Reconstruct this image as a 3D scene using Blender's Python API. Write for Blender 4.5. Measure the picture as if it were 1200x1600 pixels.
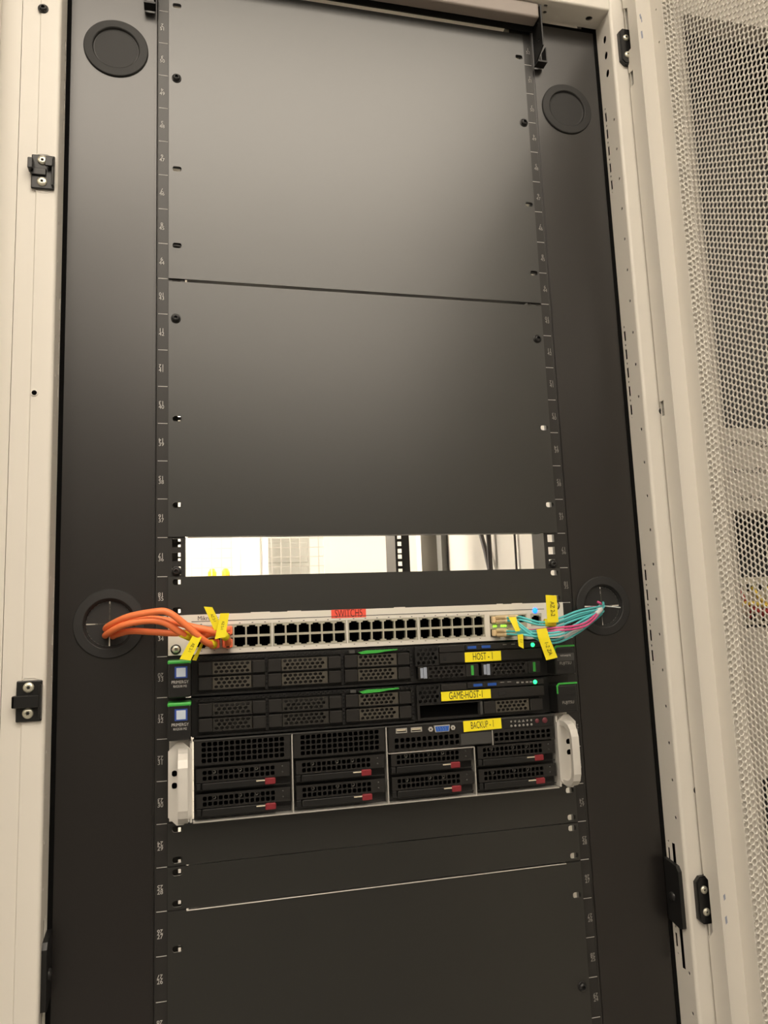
import bpy, bmesh, math, random
import numpy as np
from mathutils import Vector, Matrix
from mathutils.geometry import delaunay_2d_cdt

for o in list(bpy.data.objects):
    bpy.data.objects.remove(o)
random.seed(4)
SC = bpy.context.scene
COL = SC.collection
Z0 = 2400.0          # millimetres from the floor up to the first rack unit; all sizes below are in mm
U = 44.45            # one rack unit

def W(x, y, z):
    return Vector((x / 1000, y / 1000, (z + Z0) / 1000))
def K(k):
    return -k * U

# ------------------------------------------------------------------ camera, world, exposure
cam = bpy.data.cameras.new('camera')
cam.sensor_fit = 'VERTICAL'
cam.sensor_height = 36.0
cam.lens = 1202.73 * 36.0 / 1600
cam.clip_start = 0.01
co = bpy.data.objects.new('camera', cam)
COL.objects.link(co)
co.location = (-0.214159, -0.904131, 2.4 - 0.816070)
co.rotation_euler = (1.713045, 0.038400, -0.240484)
SC.camera = co

world = bpy.data.worlds.new('world')
SC.world = world
world.use_nodes = True
world.node_tree.nodes['Background'].inputs[0].default_value = (1.0, 0.93, 0.82, 1)
world.node_tree.nodes['Background'].inputs[1].default_value = 0.05
SC.view_settings.view_transform = 'Standard'
SC.view_settings.look = 'None'
SC.view_settings.exposure = 0.0
SC.view_settings.gamma = 1.0
SC.view_settings.use_curve_mapping = False
# ceiling lamps: x, y (mm), length along x, width along y, strength
CEILING_LAMPS = [
    (-100, -1350, 1800, 1050, 7.6, 'flat ceiling lamp in the first row before the racks, above the open rack'),
    (-2450, -1150, 1500, 600, 8.5, 'flat ceiling lamp in the first row before the racks, at its far end'),
    (350, -2900, 2200, 700, 9.5, 'flat ceiling lamp in the second row before the racks, facing the open rack'),
    (-2450, -2900, 1500, 600, 8.5, 'flat ceiling lamp in the second row before the racks, at its far end'),
    (1150, -4700, 1800, 700, 4.0, 'flat ceiling lamp in the third row before the racks, facing the open rack'),
    (-2450, -4700, 1500, 600, 8.5, 'flat ceiling lamp in the third row before the racks, at its far end'),
    (2900, -2600, 1500, 700, 9.0, 'flat ceiling lamp in the second row before the racks, behind the open door'),
    (-900, 1750, 1500, 600, 75.0, 'flat ceiling lamp above the aisle right behind the racks'),
    (1500, 3600, 1200, 600, 40.0, 'flat ceiling lamp over the far room beyond the equipment cabinet'),
    (-1300, 3900, 1200, 600, 40.0, 'flat ceiling lamp over the far room beyond the wire mesh'),
]
LAMP_COLOUR = (1.0, 0.885, 0.74)

# ------------------------------------------------------------------ materials
def srgb(r, g, b):
    f = lambda c: (c / 255 / 12.92) if c / 255 <= 0.04045 else ((c / 255 + 0.055) / 1.055) ** 2.4
    return (f(r), f(g), f(b), 1.0)

def mat(name, col, rough=0.5, metal=0.0, var=0.06, scale=40.0, bump=0.0, bscale=900.0, spec=0.5, emit=None, estr=0.0):
    m = bpy.data.materials.new(name)
    m.use_nodes = True
    nt = m.node_tree
    b = nt.nodes['Principled BSDF']
    c = col if len(col) == 4 else (*col, 1)
    tc = nt.nodes.new('ShaderNodeTexCoord')
    n = nt.nodes.new('ShaderNodeTexNoise')
    n.inputs['Scale'].default_value = scale
    n.inputs['Detail'].default_value = 4
    nt.links.new(tc.outputs['Object'], n.inputs['Vector'])
    mix = nt.nodes.new('ShaderNodeMix')
    mix.data_type = 'RGBA'
    mix.inputs[6].default_value = tuple(v * (1 - var) for v in c[:3]) + (1,)
    mix.inputs[7].default_value = tuple(min(1, v * (1 + var)) for v in c[:3]) + (1,)
    nt.links.new(n.outputs['Fac'], mix.inputs[0])
    nt.links.new(mix.outputs[2], b.inputs['Base Color'])
    b.inputs['Roughness'].default_value = rough
    b.inputs['Metallic'].default_value = metal
    b.inputs['Specular IOR Level'].default_value = spec
    if bump:
        n2 = nt.nodes.new('ShaderNodeTexNoise')
        n2.inputs['Scale'].default_value = bscale
        nt.links.new(tc.outputs['Object'], n2.inputs['Vector'])
        bp = nt.nodes.new('ShaderNodeBump')
        bp.inputs['Strength'].default_value = bump
        bp.inputs['Distance'].default_value = 0.0006
        nt.links.new(n2.outputs['Fac'], bp.inputs['Height'])
        nt.links.new(bp.outputs['Normal'], b.inputs['Normal'])
    if emit:
        b.inputs['Emission Color'].default_value = (*emit, 1)
        b.inputs['Emission Strength'].default_value = estr
    return m

MT = dict(
    paint=mat('cream_paint', (0.74, 0.71, 0.65), 0.42, bump=0.03, var=0.02, scale=6),
    panel=mat('satin_black_panel', (0.012, 0.0125, 0.011), 0.34, bump=0.05, bscale=1400, var=0.10, scale=9, spec=1.0),
    baffle=mat('black_baffle', (0.009, 0.0075, 0.007), 0.32, bump=0.05, bscale=1400, var=0.10, scale=9, spec=0.85),
    rail=mat('black_rail', (0.020, 0.019, 0.018), 0.38, var=0.05),
    black=mat('black_steel', (0.012, 0.012, 0.012), 0.42),
    rubber=mat('black_rubber', (0.014, 0.014, 0.014), 0.62, bump=0.15, bscale=700),
    foam=mat('foam_seal', (0.004, 0.004, 0.004), 0.95, bump=0.6, bscale=300, spec=0.1),
    plastic=mat('black_plastic', (0.010, 0.010, 0.010), 0.36),
    caddy=mat('caddy_plastic', (0.014, 0.013, 0.012), 0.40),
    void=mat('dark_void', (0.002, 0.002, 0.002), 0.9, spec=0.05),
    hexmetal=mat('grille_metal', (0.13, 0.12, 0.10), 0.34, metal=0.6),
    hexdim=mat('dark_grille_metal', (0.045, 0.043, 0.038), 0.36, metal=0.4),
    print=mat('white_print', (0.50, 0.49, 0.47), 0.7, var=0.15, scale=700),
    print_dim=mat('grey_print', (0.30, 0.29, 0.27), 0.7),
    screw=mat('black_screw', (0.030, 0.030, 0.030), 0.32, metal=0.4),
    zinc=mat('zinc_screw', (0.74, 0.72, 0.60), 0.34, metal=0.7),
    switch=mat('switch_paint', (0.76, 0.73, 0.66), 0.42, var=0.02),
    shield=mat('port_shield', (0.60, 0.58, 0.48), 0.36, metal=0.45),
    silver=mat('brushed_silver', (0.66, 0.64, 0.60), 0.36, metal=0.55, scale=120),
    ear=mat('silver_paint', (0.66, 0.64, 0.60), 0.40, metal=0.15),
    yellow=mat('yellow_tape', (0.92, 0.78, 0.015), 0.45, var=0.03),
    redtape=mat('red_tape', (0.90, 0.11, 0.07), 0.45, var=0.03),
    ink=mat('black_ink', (0.012, 0.012, 0.010), 0.6),
    inkred=mat('dark_red_ink', (0.10, 0.006, 0.006), 0.6),
    orange=mat('orange_cable', (0.98, 0.235, 0.075), 0.42, var=0.04),
    boot=mat('orange_boot', (0.92, 0.21, 0.09), 0.45, var=0.05),
    aqua=mat('aqua_fibre', (0.12, 0.60, 0.63), 0.36),
    pink=mat('pink_fibre', (0.70, 0.09, 0.26), 0.40),
    pale=mat('pale_sleeve', (0.70, 0.72, 0.72), 0.45),
    beige=mat('beige_connector', (0.80, 0.62, 0.36), 0.42),
    green=mat('green_plastic', (0.05, 0.40, 0.06), 0.38, var=0.04),
    usb=mat('blue_usb', (0.02, 0.09, 0.42), 0.38),
    ivory=mat('ivory_plastic', (0.66, 0.60, 0.46), 0.45),
    vga=mat('blue_vga', (0.03, 0.12, 0.48), 0.42),
    red=mat('red_latch', (0.22, 0.020, 0.028), 0.42),
    sticker=mat('white_sticker', (0.50, 0.57, 0.66), 0.5),
    sticker2=mat('grey_sticker', (0.30, 0.34, 0.42), 0.5),
    stickerblue=mat('blue_sticker', (0.02, 0.06, 0.30), 0.45),
    grey=mat('dark_grey_plate', (0.05, 0.05, 0.048), 0.5),
    galv=mat('galvanised_wire', (0.62, 0.60, 0.55), 0.4, metal=0.5),
    blackcable=mat('grey_cable', (0.10, 0.09, 0.09), 0.5),
    redcable=mat('red_cable', (0.40, 0.03, 0.03), 0.5),
    yellowcable=mat('yellow_cable', (0.75, 0.55, 0.08), 0.5),
    amber=mat('amber_plastic', (0.85, 0.50, 0.02), 0.5),
    steelblue=mat('steel_blue_paint', (0.66, 0.67, 0.63), 0.45, var=0.02),
    paint_shaded=mat('shaded_pale_paint', (0.46, 0.43, 0.38), 0.45, var=0.03, scale=8),  # pale paint darkened to stand in for shade behind the door sheet
    underside_shade=mat('underside_shade_tone', (0.30, 0.26, 0.235), 0.4),  # brown carries the shade under the top beam
    greypost=mat('grey_post', (0.20, 0.20, 0.19), 0.5),
    floor=mat('floor_tile', (0.20, 0.19, 0.18), 0.35, var=0.10, scale=14),
    wallgrey=mat('grey_wall_paint', (0.26, 0.255, 0.24), 0.75, var=0.03, scale=3),
    wall=mat('wall_paint', (0.76, 0.73, 0.67), 0.75, var=0.02, scale=3),
    ceiling=mat('ceiling_tile', (0.72, 0.69, 0.63), 0.8, var=0.04, scale=60),
    dust=mat('dusty_slit', (0.07, 0.066, 0.056), 0.8, var=0.5, scale=300),
    lamp=mat('lamp_diffuser', (0.9, 0.9, 0.9), 0.5, emit=LAMP_COLOUR, estr=1.0),
    led_green=mat('green_led', (0.02, 0.6, 0.1), 0.3, emit=(0.02, 1.0, 0.22), estr=3.0),
    led_lime=mat('lime_led', (0.2, 0.8, 0.05), 0.3, emit=(0.25, 1.0, 0.03), estr=2.5),
    led_blue=mat('blue_led', (0.02, 0.2, 0.9), 0.3, emit=(0.004, 0.10, 1.0), estr=5.0),
    maroon=mat('maroon_button', (0.14, 0.03, 0.04), 0.4),
    scuff=mat('blue_scuff', (0.30, 0.33, 0.42), 0.6, var=0.3, scale=300),
)

# ------------------------------------------------------------------ mesh tools (coordinates in mm)
ORG = {}
class MB:
    def __init__(s):
        s.v = []; s.f = []; s.smooth = []
    def add(s, vs, fs, smooth=False):
        n = len(s.v)
        s.v += [tuple(v) for v in vs]
        for f in fs:
            s.f.append(tuple(i + n for i in f)); s.smooth.append(smooth)
        return s
    def box(s, x0, x1, y0, y1, z0, z1):
        x0, x1 = sorted((x0, x1)); y0, y1 = sorted((y0, y1)); z0, z1 = sorted((z0, z1))
        return s.add([(x0,y0,z0),(x1,y0,z0),(x1,y1,z0),(x0,y1,z0),(x0,y0,z1),(x1,y0,z1),(x1,y1,z1),(x0,y1,z1)],
                     [(0,3,2,1),(4,5,6,7),(0,1,5,4),(1,2,6,5),(2,3,7,6),(3,0,4,7)])
    def rbox(s, x0, x1, y0, y1, z0, z1, r=1.0, seg=2):
        bm = bmesh.new()
        bmesh.ops.create_cube(bm, size=1)
        for v in bm.verts:
            v.co = Vector(((x0+x1)/2 + v.co.x*abs(x1-x0), (y0+y1)/2 + v.co.y*abs(y1-y0), (z0+z1)/2 + v.co.z*abs(z1-z0)))
        bmesh.ops.bevel(bm, geom=bm.edges[:], offset=r, segments=seg, affect='EDGES', profile=0.5)
        bm.verts.index_update()
        s.add([v.co[:] for v in bm.verts], [[v.index for v in f.verts] for f in bm.faces])
        bm.free()
        return s
    def lathe(s, c, prof, n=24, axis='y', smooth=True, rot=0.0):
        """prof: (radius, offset along the axis); radius 0 closes the end."""
        vs = []; rings = []
        for r, h in prof:
            ring = []
            cnt = 1 if r <= 1e-6 else n
            for i in range(cnt):
                a = 2 * math.pi * i / n + rot
                u, w = r * math.cos(a), r * math.sin(a)
                p = (c[0]+u, c[1]+h, c[2]+w) if axis == 'y' else ((c[0]+h, c[1]+u, c[2]+w) if axis == 'x' else (c[0]+u, c[1]+w, c[2]+h))
                ring.append(len(vs)); vs.append(p)
            rings.append(ring)
        fs = []
        for a, b in zip(rings, rings[1:]):
            for i in range(n):
                j = (i + 1) % n
                if len(a) == 1 and len(b) == 1: break
                if len(a) == 1: fs.append((a[0], b[i], b[j]))
                elif len(b) == 1: fs.append((a[i], b[0], a[j]))
                else: fs.append((a[i], b[i], b[j], a[j]))
        return s.add(vs, fs, smooth)
    def plate(s, outer, holes, d0, d1, plane='xz'):
        """flat sheet with real holes; plane xz is drawn as (x,z) with depth y, yz as (y,z) with depth x, xy as (x,y) with depth z."""
        mp = {'xz': lambda u, v, d: (u, d, v), 'yz': lambda u, v, d: (d, u, v), 'xy': lambda u, v, d: (u, v, d)}[plane]
        loops = [list(outer)] + [list(h) for h in holes]
        flat = [p for l in loops for p in l]
        edges = []; bb = 0
        for l in loops:
            edges += [(bb+i, bb+(i+1) % len(l)) for i in range(len(l))]; bb += len(l)
        cv, _, cf, ov, _, _ = delaunay_2d_cdt([Vector(p) for p in flat], edges, [], 1, 1e-5)
        back = {i: o[0] for i, o in enumerate(ov) if o}
        hb = [(min(p[0] for p in h), max(p[0] for p in h), min(p[1] for p in h), max(p[1] for p in h), h) for h in loops[1:]]
        def inside(x, z, poly):
            c = False; j = len(poly)-1
            for i in range(len(poly)):
                (xi, zi), (xj, zj) = poly[i], poly[j]
                if (zi > z) != (zj > z) and x < (xj-xi)*(z-zi)/(zj-zi)+xi: c = not c
                j = i
            return c
        tris = []
        for f in cf:
            x = sum(cv[i][0] for i in f)/len(f); z = sum(cv[i][1] for i in f)/len(f)
            if any(a <= x <= b and c <= z <= d and inside(x, z, h) for a, b, c, d, h in hb): continue
            if not inside(x, z, loops[0]): continue
            tris.append([back[i] for i in f])
        n = len(flat)
        vs = [mp(u, v, d0) for u, v in flat] + [mp(u, v, d1) for u, v in flat]
        fs = [tuple(t) for t in tris] + [tuple(i + n for i in reversed(t)) for t in tris]
        b = 0
        for l in loops:
            m = len(l)
            for i in range(m):
                j = (i + 1) % m
                fs.append((b+i, b+j, b+j+n, b+i+n))
            b += m
        return s.add(vs, fs)
    def tube(s, pts, r, n=10, sub=6, cap=True):
        P = [Vector(p) for p in pts]
        if sub > 1 and len(P) > 2:
            Q = []
            E_ = [P[0]*2 - P[1]] + P + [P[-1]*2 - P[-2]]
            for i in range(1, len(E_) - 2):
                a, b, c, d = E_[i-1], E_[i], E_[i+1], E_[i+2]
                for k in range(sub):
                    t = k / sub
                    Q.append(0.5*((2*b) + (c-a)*t + (2*a-5*b+4*c-d)*t*t + (3*b-a-3*c+d)*t**3))
            Q.append(P[-1]); P = Q
        vs = []; fs = []
        up = Vector((0.13, 0.27, 0.95))
        for i, p in enumerate(P):
            t = (P[min(i+1, len(P)-1)] - P[max(i-1, 0)]).normalized()
            a = t.cross(up).normalized(); b = a.cross(t)
            up = b if abs(b.dot(t)) < 0.5 else up
            for k in range(n):
                an = 2*math.pi*k/n
                vs.append(p + (a*math.cos(an) + b*math.sin(an))*r)
        for i in range(len(P)-1):
            for k in range(n):
                k2 = (k+1) % n
                fs.append((i*n+k, i*n+k2, (i+1)*n+k2, (i+1)*n+k))
        if cap:
            fs.append(tuple(reversed(range(n)))); fs.append(tuple((len(P)-1)*n+k for k in range(n)))
        return s.add([v[:] for v in vs], fs, True)
    def quad_slab(s, q, t=0.5):
        a = [Vector(p) for p in q]
        nrm = (a[1]-a[0]).cross(a[2]-a[0]).normalized() * t
        vs = [p[:] for p in a] + [(p+nrm)[:] for p in a]
        return s.add(vs, [(3,2,1,0),(4,5,6,7),(0,1,5,4),(1,2,6,5),(2,3,7,6),(3,0,4,7)])
    def text(s, body, size, fn, sx=1.0, align='CENTER'):
        vs, fs = glyphs(body, align)
        return s.add([fn(u*size*sx, v*size) for u, v in vs], fs)
    def build(s, name, m, parent=None, shift=None):
        me = bpy.data.meshes.new(name)
        o0 = ORG[parent.name] if parent else (shift or (0, 0, -Z0))
        vs = [((x-o0[0])/1000, (y-o0[1])/1000, (z-o0[2])/1000) for x, y, z in s.v]
        me.from_pydata(vs, [], s.f)
        me.polygons.foreach_set('use_smooth', s.smooth)
        me.materials.append(MT[m] if isinstance(m, str) else m)
        me.update()
        o = bpy.data.objects.new(name, me)
        COL.objects.link(o)
        if parent:
            o.parent = parent
        else:
            o.location = W(*o0)
        ORG[o.name] = o0
        return o

_GL = {}
def glyphs(body, align='CENTER'):
    key = (body, align)
    if key not in _GL:
        cu = bpy.data.curves.new('lettering', 'FONT')
        cu.body = body; cu.size = 1.0; cu.align_x = align; cu.align_y = 'CENTER'; cu.resolution_u = 3
        ob = bpy.data.objects.new('lettering', cu)
        COL.objects.link(ob)
        me = ob.to_mesh()
        _GL[key] = ([(v.co.x, v.co.y) for v in me.vertices], [tuple(p.vertices) for p in me.polygons])
        ob.to_mesh_clear()
        bpy.data.objects.remove(ob); bpy.data.curves.remove(cu)
    return _GL[key]

def empty(name, x, y, z, label, cat, group=None):
    o = bpy.data.objects.new(name, None)
    COL.objects.link(o)
    o.empty_display_size = 0.05
    o.location = W(x, y, z)
    o['label'] = label; o['category'] = cat
    if group: o['group'] = group
    ORG[o.name] = (x, y, z)
    return o
def tag(o, label, cat, group=None):
    o['label'] = label; o['category'] = cat
    if group: o['group'] = group
    return o
def struct(o):
    o['kind'] = 'structure'
    return o
def rep(o, dx=0, dy=0, dz=0, parent=None):
    """copy of a part (shared mesh) with its sub-parts"""
    c = o.copy(); COL.objects.link(c)
    c.parent = parent or o.parent
    c.location = o.location + Vector((dx, dy, dz)) / 1000
    ORG[c.name] = ORG[o.name]
    for ch in list(o.children):
        d = ch.copy(); COL.objects.link(d); d.parent = c
    return c

def rect(x0, x1, z0, z1):
    return [(x0, z0), (x1, z0), (x1, z1), (x0, z1)]
def circ(x, z, r, n=16, rz=None, rot=0.0):
    rz = rz or r
    return [(x + r*math.cos(2*math.pi*i/n + rot), z + rz*math.sin(2*math.pi*i/n + rot)) for i in range(n)]
def slot(x, z, w, h, n=3, q=0.36):
    r = min(w, h) * q
    pts = []
    for cx, cz, a0 in ((x+w/2-r, z+h/2-r, 0), (x-w/2+r, z+h/2-r, 90), (x-w/2+r, z-h/2+r, 180), (x+w/2-r, z-h/2+r, 270)):
        for i in range(n):
            a = math.radians(a0 + 90*i/(n-1))
            pts.append((cx + r*math.cos(a), cz + r*math.sin(a)))
    return pts

def hex_screw(x, y, z, parent, r=5.2, h=4.2, m='screw', name='screw'):
    """button-head socket screw facing -y"""
    b = MB()
    b.lathe((x, y, z), [(r, 0), (r, -h*0.35), (r*0.86, -h*0.75), (r*0.62, -h), (r*0.5, -h)], 24)
    b.lathe((x, y, z), [(r*0.5, -h), (r*0.46, -h*0.35), (0, -h*0.3)], 6, smooth=False)
    b.lathe((x, y, z), [(r*1.25, 0), (r*1.25, -0.8), (r, -0.8)], 24)
    return b.build(name, m, parent)

def flat_screw(x, y, z, parent, r=6.0, m='zinc', name='screw'):
    """pan-head star-drive screw facing -y"""
    b = MB()
    b.lathe((x, y, z), [(r, 0), (r, -0.8), (r*0.8, -1.9), (r*0.45, -2.2)], 24)
    star = []
    for i in range(12):
        star.append((x + (r*0.42 if i % 2 == 0 else r*0.26)*math.cos(i*math.pi/6), z + (r*0.42 if i % 2 == 0 else r*0.26)*math.sin(i*math.pi/6)))
    ring = [(x + r*0.45*math.cos(i*math.pi/12), z + r*0.45*math.sin(i*math.pi/12)) for i in range(24)]
    b.plate(ring, [star], y-2.2, y-0.7)
    o = b.build(name, m, parent)
    return o

# ------------------------------------------------------------------ the room
FLOOR = -Z0
CEIL = 750
def room():
    struct(MB().box(-4500, 4500, -6400, 5200, FLOOR-60, FLOOR).build('floor', 'floor'))
    struct(MB().box(-4500, 4500, -6400, 5200, CEIL, CEIL+60).build('ceiling', 'ceiling'))
    struct(MB().box(-4500, 4500, 5200, 5300, FLOOR, CEIL).build('wall_back', 'wall'))
    struct(MB().box(-4500, 4500, -6500, -6400, FLOOR, CEIL).build('wall_front', 'wallgrey'))
    struct(MB().box(-4600, -4500, -6500, 5300, FLOOR, CEIL).build('wall_left', 'wall'))
    struct(MB().box(4500, 4600, -6500, 5300, FLOOR, CEIL).build('wall_right', 'wall'))
room()

def ceiling_lamp(x, y, lx, ly, strength, label):
    e = empty('ceiling_lamp', x, y, CEIL, label, 'lamp', 'flush ceiling lamps')
    fr = MB()
    hole = [rect(x-lx/2+15, x+lx/2-15, y-ly/2+15, y+ly/2-15)]
    fr.plate(rect(x-lx/2-10, x+lx/2+10, y-ly/2-10, y+ly/2+10), hole, CEIL-12, CEIL, 'xy')
    fr.build('frame', 'paint', e)
    m = MT['lamp'].copy()
    m.name = 'lamp_diffuser_lit'
    m.node_tree.nodes['Principled BSDF'].inputs['Emission Strength'].default_value = strength
    MB().box(x-lx/2+15, x+lx/2-15, y-ly/2+15, y+ly/2-15, CEIL-8, CEIL-4).build('diffuser', m, e)
for L in CEILING_LAMPS:
    ceiling_lamp(*L)

# ------------------------------------------------------------------ main cabinet
RX = 361.0      # inner face of the upright posts
YF = -37.0      # front plane of the posts
BASE = FLOOR + 2
TOPZ = 30.0     # underside of the top beam
rack = empty('server_rack', 0, 0, FLOOR, 'open cream server rack with black inner plates and hinged perforated door', 'rack')

def post(sign):
    """front upright: inner web with holes, rounded nose, front face with a shallow step"""
    root = MB()
    # nose + front face as an extruded outline in plan (x outward from the inner face)
    r = 4.0
    arc = [(r - r*math.cos(a), YF + r - r*math.sin(a)) for a in [i*math.pi/12 for i in range(7)]]
    outline = arc + [(22, YF), (23.2, YF+1.5), (42, YF+1.5), (42, 55), (0, 55), (0, 50), (40, 50), (40, YF+3.5), (r, YF+2.0), (1.8, YF+r+0.5)]
    vs = []
    for zz in (BASE, 118):
        vs += [(sign*(RX + px), py, zz) for px, py in outline]
    n = len(outline)
    fs = [(i, (i+1) % n, (i+1) % n + n, i+n) for i in range(n)]
    root.add(vs, fs)
    p = root.build('post', 'paint', rack)
    return p
post_l = post(-1)
post_r = post(1)

def post_web(sign, parent):
    y0, y1 = YF + 4.0, 50
    holes = []
    for z in (-2, -27, -55):
        holes.append(circ(-19, z, 4.2, 14, 5.6))
    z = -131
    while z > -2200:
        if not (-1215 < z < -1100):
            holes.append(circ(-25, z, 1.9, 10, 2.2))
        z -= 44.6
    for top in (-101, -428, -755, -1520, -1850):
        z = top
        for i in range(5):
            holes.append(circ(-5, z, 1.7, 8)); z -= 6
            holes.append(rect(-7.4, -3.0, z-14, z)); z -= 20
        holes.append(circ(-5, z+2, 1.1, 8))
    for a, b in ((-1105, -1126), (-1205, -1226)):
        z = (a + b) / 2
        holes += [rect(-6.4, -2.4, z-8, z+8), circ(-5, a+5, 1.5, 8), circ(-5, b-5, 1.5, 8)]
    holes.append(rect(-18.5, -11.5, -1245, -1100))
    b = MB()
    b.plate([(y0, BASE), (y1, BASE), (y1, TOPZ), (y0, TOPZ)], holes, sign*RX, sign*(RX + 0.9), 'yz')
    return b.build('web_plate', 'paint', parent)
post_web(-1, post_l)
post_web(1, post_r)
for s, pp_ in ((-1, post_l), (1, post_r)):
    MB().box(s*(RX+5), s*(RX+7), YF+6, 48, BASE, 100).build('cavity_shade', 'void', pp_)  # added black sheet, stands for the shade inside the hollow post
    MB().box(s*(RX+0.5), s*(RX+41.5), YF+3, 54, 116, 118).build('light_stop_cap', 'paint', pp_)  # unseen cap added to keep light out of the hollow post
# rear uprights
for s in (-1, 1):
    b = MB()
    b.box(s*338, s*345, 930, 970, BASE, 118)
    b.box(s*345, s*403, 930, 934, BASE, 118).box(s*345, s*403, 966, 970, BASE, 118).box(s*399, s*403, 934, 966, BASE, 118)
    b.build('post', 'paint', rack)
    MB().box(s*370, s*385.5, 866, 902, BASE+100, 100).build('cable_duct', 'greypost', rack)
# side skins, roof and plinth
for s in (-1, 1):
    MB().box(s*386, s*389, 56, 928, BASE, 110).build('side_panel', 'paint', rack)
MB().box(-400, 400, YF+2, 968, 108, 112).build('roof', 'paint', rack)
MB().box(-403, 403, YF+10, 960, FLOOR, BASE+55).build('plinth', 'black', rack)

# top front beam with its holes
b = MB()
hb = [circ(340, -17, 5.2, 16, 4.2), circ(268, -26, 3.0, 12, 2.4), circ(272, -15, 3.0, 12, 2.4),
      circ(-340, -17, 5.2, 16, 4.2), circ(-268, -26, 3.0, 12, 2.4), circ(-272, -15, 3.0, 12, 2.4)]
b.plate(rect(-RX, RX, YF+3, 0), hb, TOPZ, TOPZ+1.8, 'xy')
arc = [(YF + 3 - 3*math.sin(a), TOPZ + 3 - 3*math.cos(a)) for a in [i*math.pi/12 for i in range(7)]]
prof = arc + [(YF, 110), (YF+2, 110), (YF+2, TOPZ+4), (YF+3, TOPZ+1.8)]
vs = [(-RX, p[0], p[1]) for p in prof] + [(RX, p[0], p[1]) for p in prof]
n = len(prof)
b.add(vs, [(i, (i+1) % n, (i+1) % n + n, i+n) for i in range(n)])
b.box(-RX, RX, -1.8, 0, TOPZ+1.8, 110)
b.build('top_beam', 'paint', rack)
# cross member under the beam, underside shade put into its brown, with rail brackets
b = MB()
b.rbox(-254, 255.5, -30, -11, 6.6, TOPZ, 3.0, 3)
b.build('cross_member', 'underside_shade', rack)
MB().box(-256, 256, -6, -4, 4, TOPZ).build('rear_lip', 'black', rack)
for s in (-1, 1):
    b = MB()
    pts = [(-30, 27), (-30, -35), (-2, -46), (-2, 27)]
    hl = [circ(-22, 6, 2.2, 10), circ(-20, -20, 2.2, 10)]
    b.plate(pts, hl, s*257, s*259, 'yz')
    b.box(s*257, s*271, -14, -1, -47.5, -45.0)
    b.box(s*269.5, s*271, -14, -1, -45, -24)
    b.build('rail_bracket', 'black', rack)

# 19-inch rails with square holes, tick marks and unit numbers
def rail(sign, y, front=True):
    holes = []
    dx = 0 if front or sign > 0 else 7.0
    for k in range(0, 52):
        for off in (6.35, 22.225, 38.1):
            z = K(k) - off
            holes.append(rect(dx+232.5-4.75, dx+232.5+4.75, z-4.75, z+4.75))
    holes = [[(sign*u, v) for u, v in h] for h in holes]
    b = MB()
    b.plate([(sign*u, v) for u, v in rect(dx+222.5, dx+253.5, K(52), 20)], holes, y, y+2.0)
    b.box(sign*(dx+222.5), sign*(dx+224.5), y+2, y+(35 if front else 85), K(52), 20)
    # outer bend
    q = MB()
    prof = [(253.5, 0), (254.8, 0.5), (255.6, 1.8), (255.8, 3.5), (255.8, 40), (253.8, 40), (253.8, 4), (253.5, 2)]
    vs = [(sign*(dx+u), y+v, K(52)) for u, v in prof] + [(sign*(dx+u), y+v, 20) for u, v in prof]
    n = len(prof)
    b.add(vs, [(i, (i+1) % n, (i+1) % n + n, i+n) for i in range(n)], True)
    return b.build('mounting_rail', 'rail', rack)
RAILS = {}
for s in (-1, 1):
    RAILS[s] = rail(s, 0)
    rail(s, 745, False)
    tk = None
    for k in range(1, 36):
        if tk is None:
            tk = MB().box(s*242.4, s*253.2, -0.12, 0, K(1)-0.35, K(1)+0.35).build('tick_mark', 'print', RAILS[s])
        else:
            rep(tk, 0, 0, K(k)-K(1))
    for k in range(0, 35):
        zc = K(k) - U/2
        xc = s*249.3
        nm = MB()
        nm.text(str(k+1), 6.6, lambda u, v: (xc - u, -0.12, zc + 2.5 - v), 0.95)
        nm.text(str(52-k), 6.6, lambda u, v: (xc + u, -0.12, zc - 2.7 + v), 0.95)
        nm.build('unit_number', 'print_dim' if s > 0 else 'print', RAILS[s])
hex_screw(-232.5, 0, -750, RAILS[-1], 4.6, 4.5)
hex_screw(232.5, 0, -750.5, RAILS[1], 4.6, 4.5)

# black side baffles with rubber grommets
def grommet(x, z, parent, slit):
    b = MB()
    pr = [(38.0, 0), (38.0, -1.4), (37.0, -2.4), (28.2, -2.8), (27.2, -2.2), (26.2, 0.0), (24.5, 0.4 if not slit else 3.0)]
    for q in zip(pr, pr[1:]):
        b.lathe((x, 2.0, z), list(q), 56)
    r = 24.5
    if not slit:
        b.lathe((x, 2.0, z), [(r, 0.4), (0, 0.2)], 56)
    else:
        # membrane in four flaps, cut crosswise
        g = 0.01
        for a0 in (0, 90, 180, 270):
            pts = []
            ca, sa = math.cos(math.radians(a0)), math.sin(math.radians(a0))
            flap = [(g, g)] + [(r*math.cos(t), r*math.sin(t)) for t in [math.radians(2 + 86*i/8) for i in range(9)]]
            flap = [(x + u*ca - v*sa, z + u*sa + v*ca) for u, v in flap]
            b.plate(flap, [], 5.0, 6.5)
    o = b.build('grommet', 'rubber', parent)
    if slit:
        d = MB()
        for i in range(14):
            t = i / 13
            w = random.uniform(0.3, 0.9)
            d.box(x-w, x+w, 4.85, 5.0, z + 1 + t*20 - 1.0, z + 1 + t*20 + 1.0)
            w = random.uniform(0.25, 0.8)
            sx = -1 if x < 0 else 1
            d.box(x - sx*(-14 + t*18) - 0.9, x - sx*(-14 + t*18) + 0.9, 4.85, 5.0, z - w, z + w)
        d.build('dusty_slit', 'dust', o)
    return o
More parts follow.
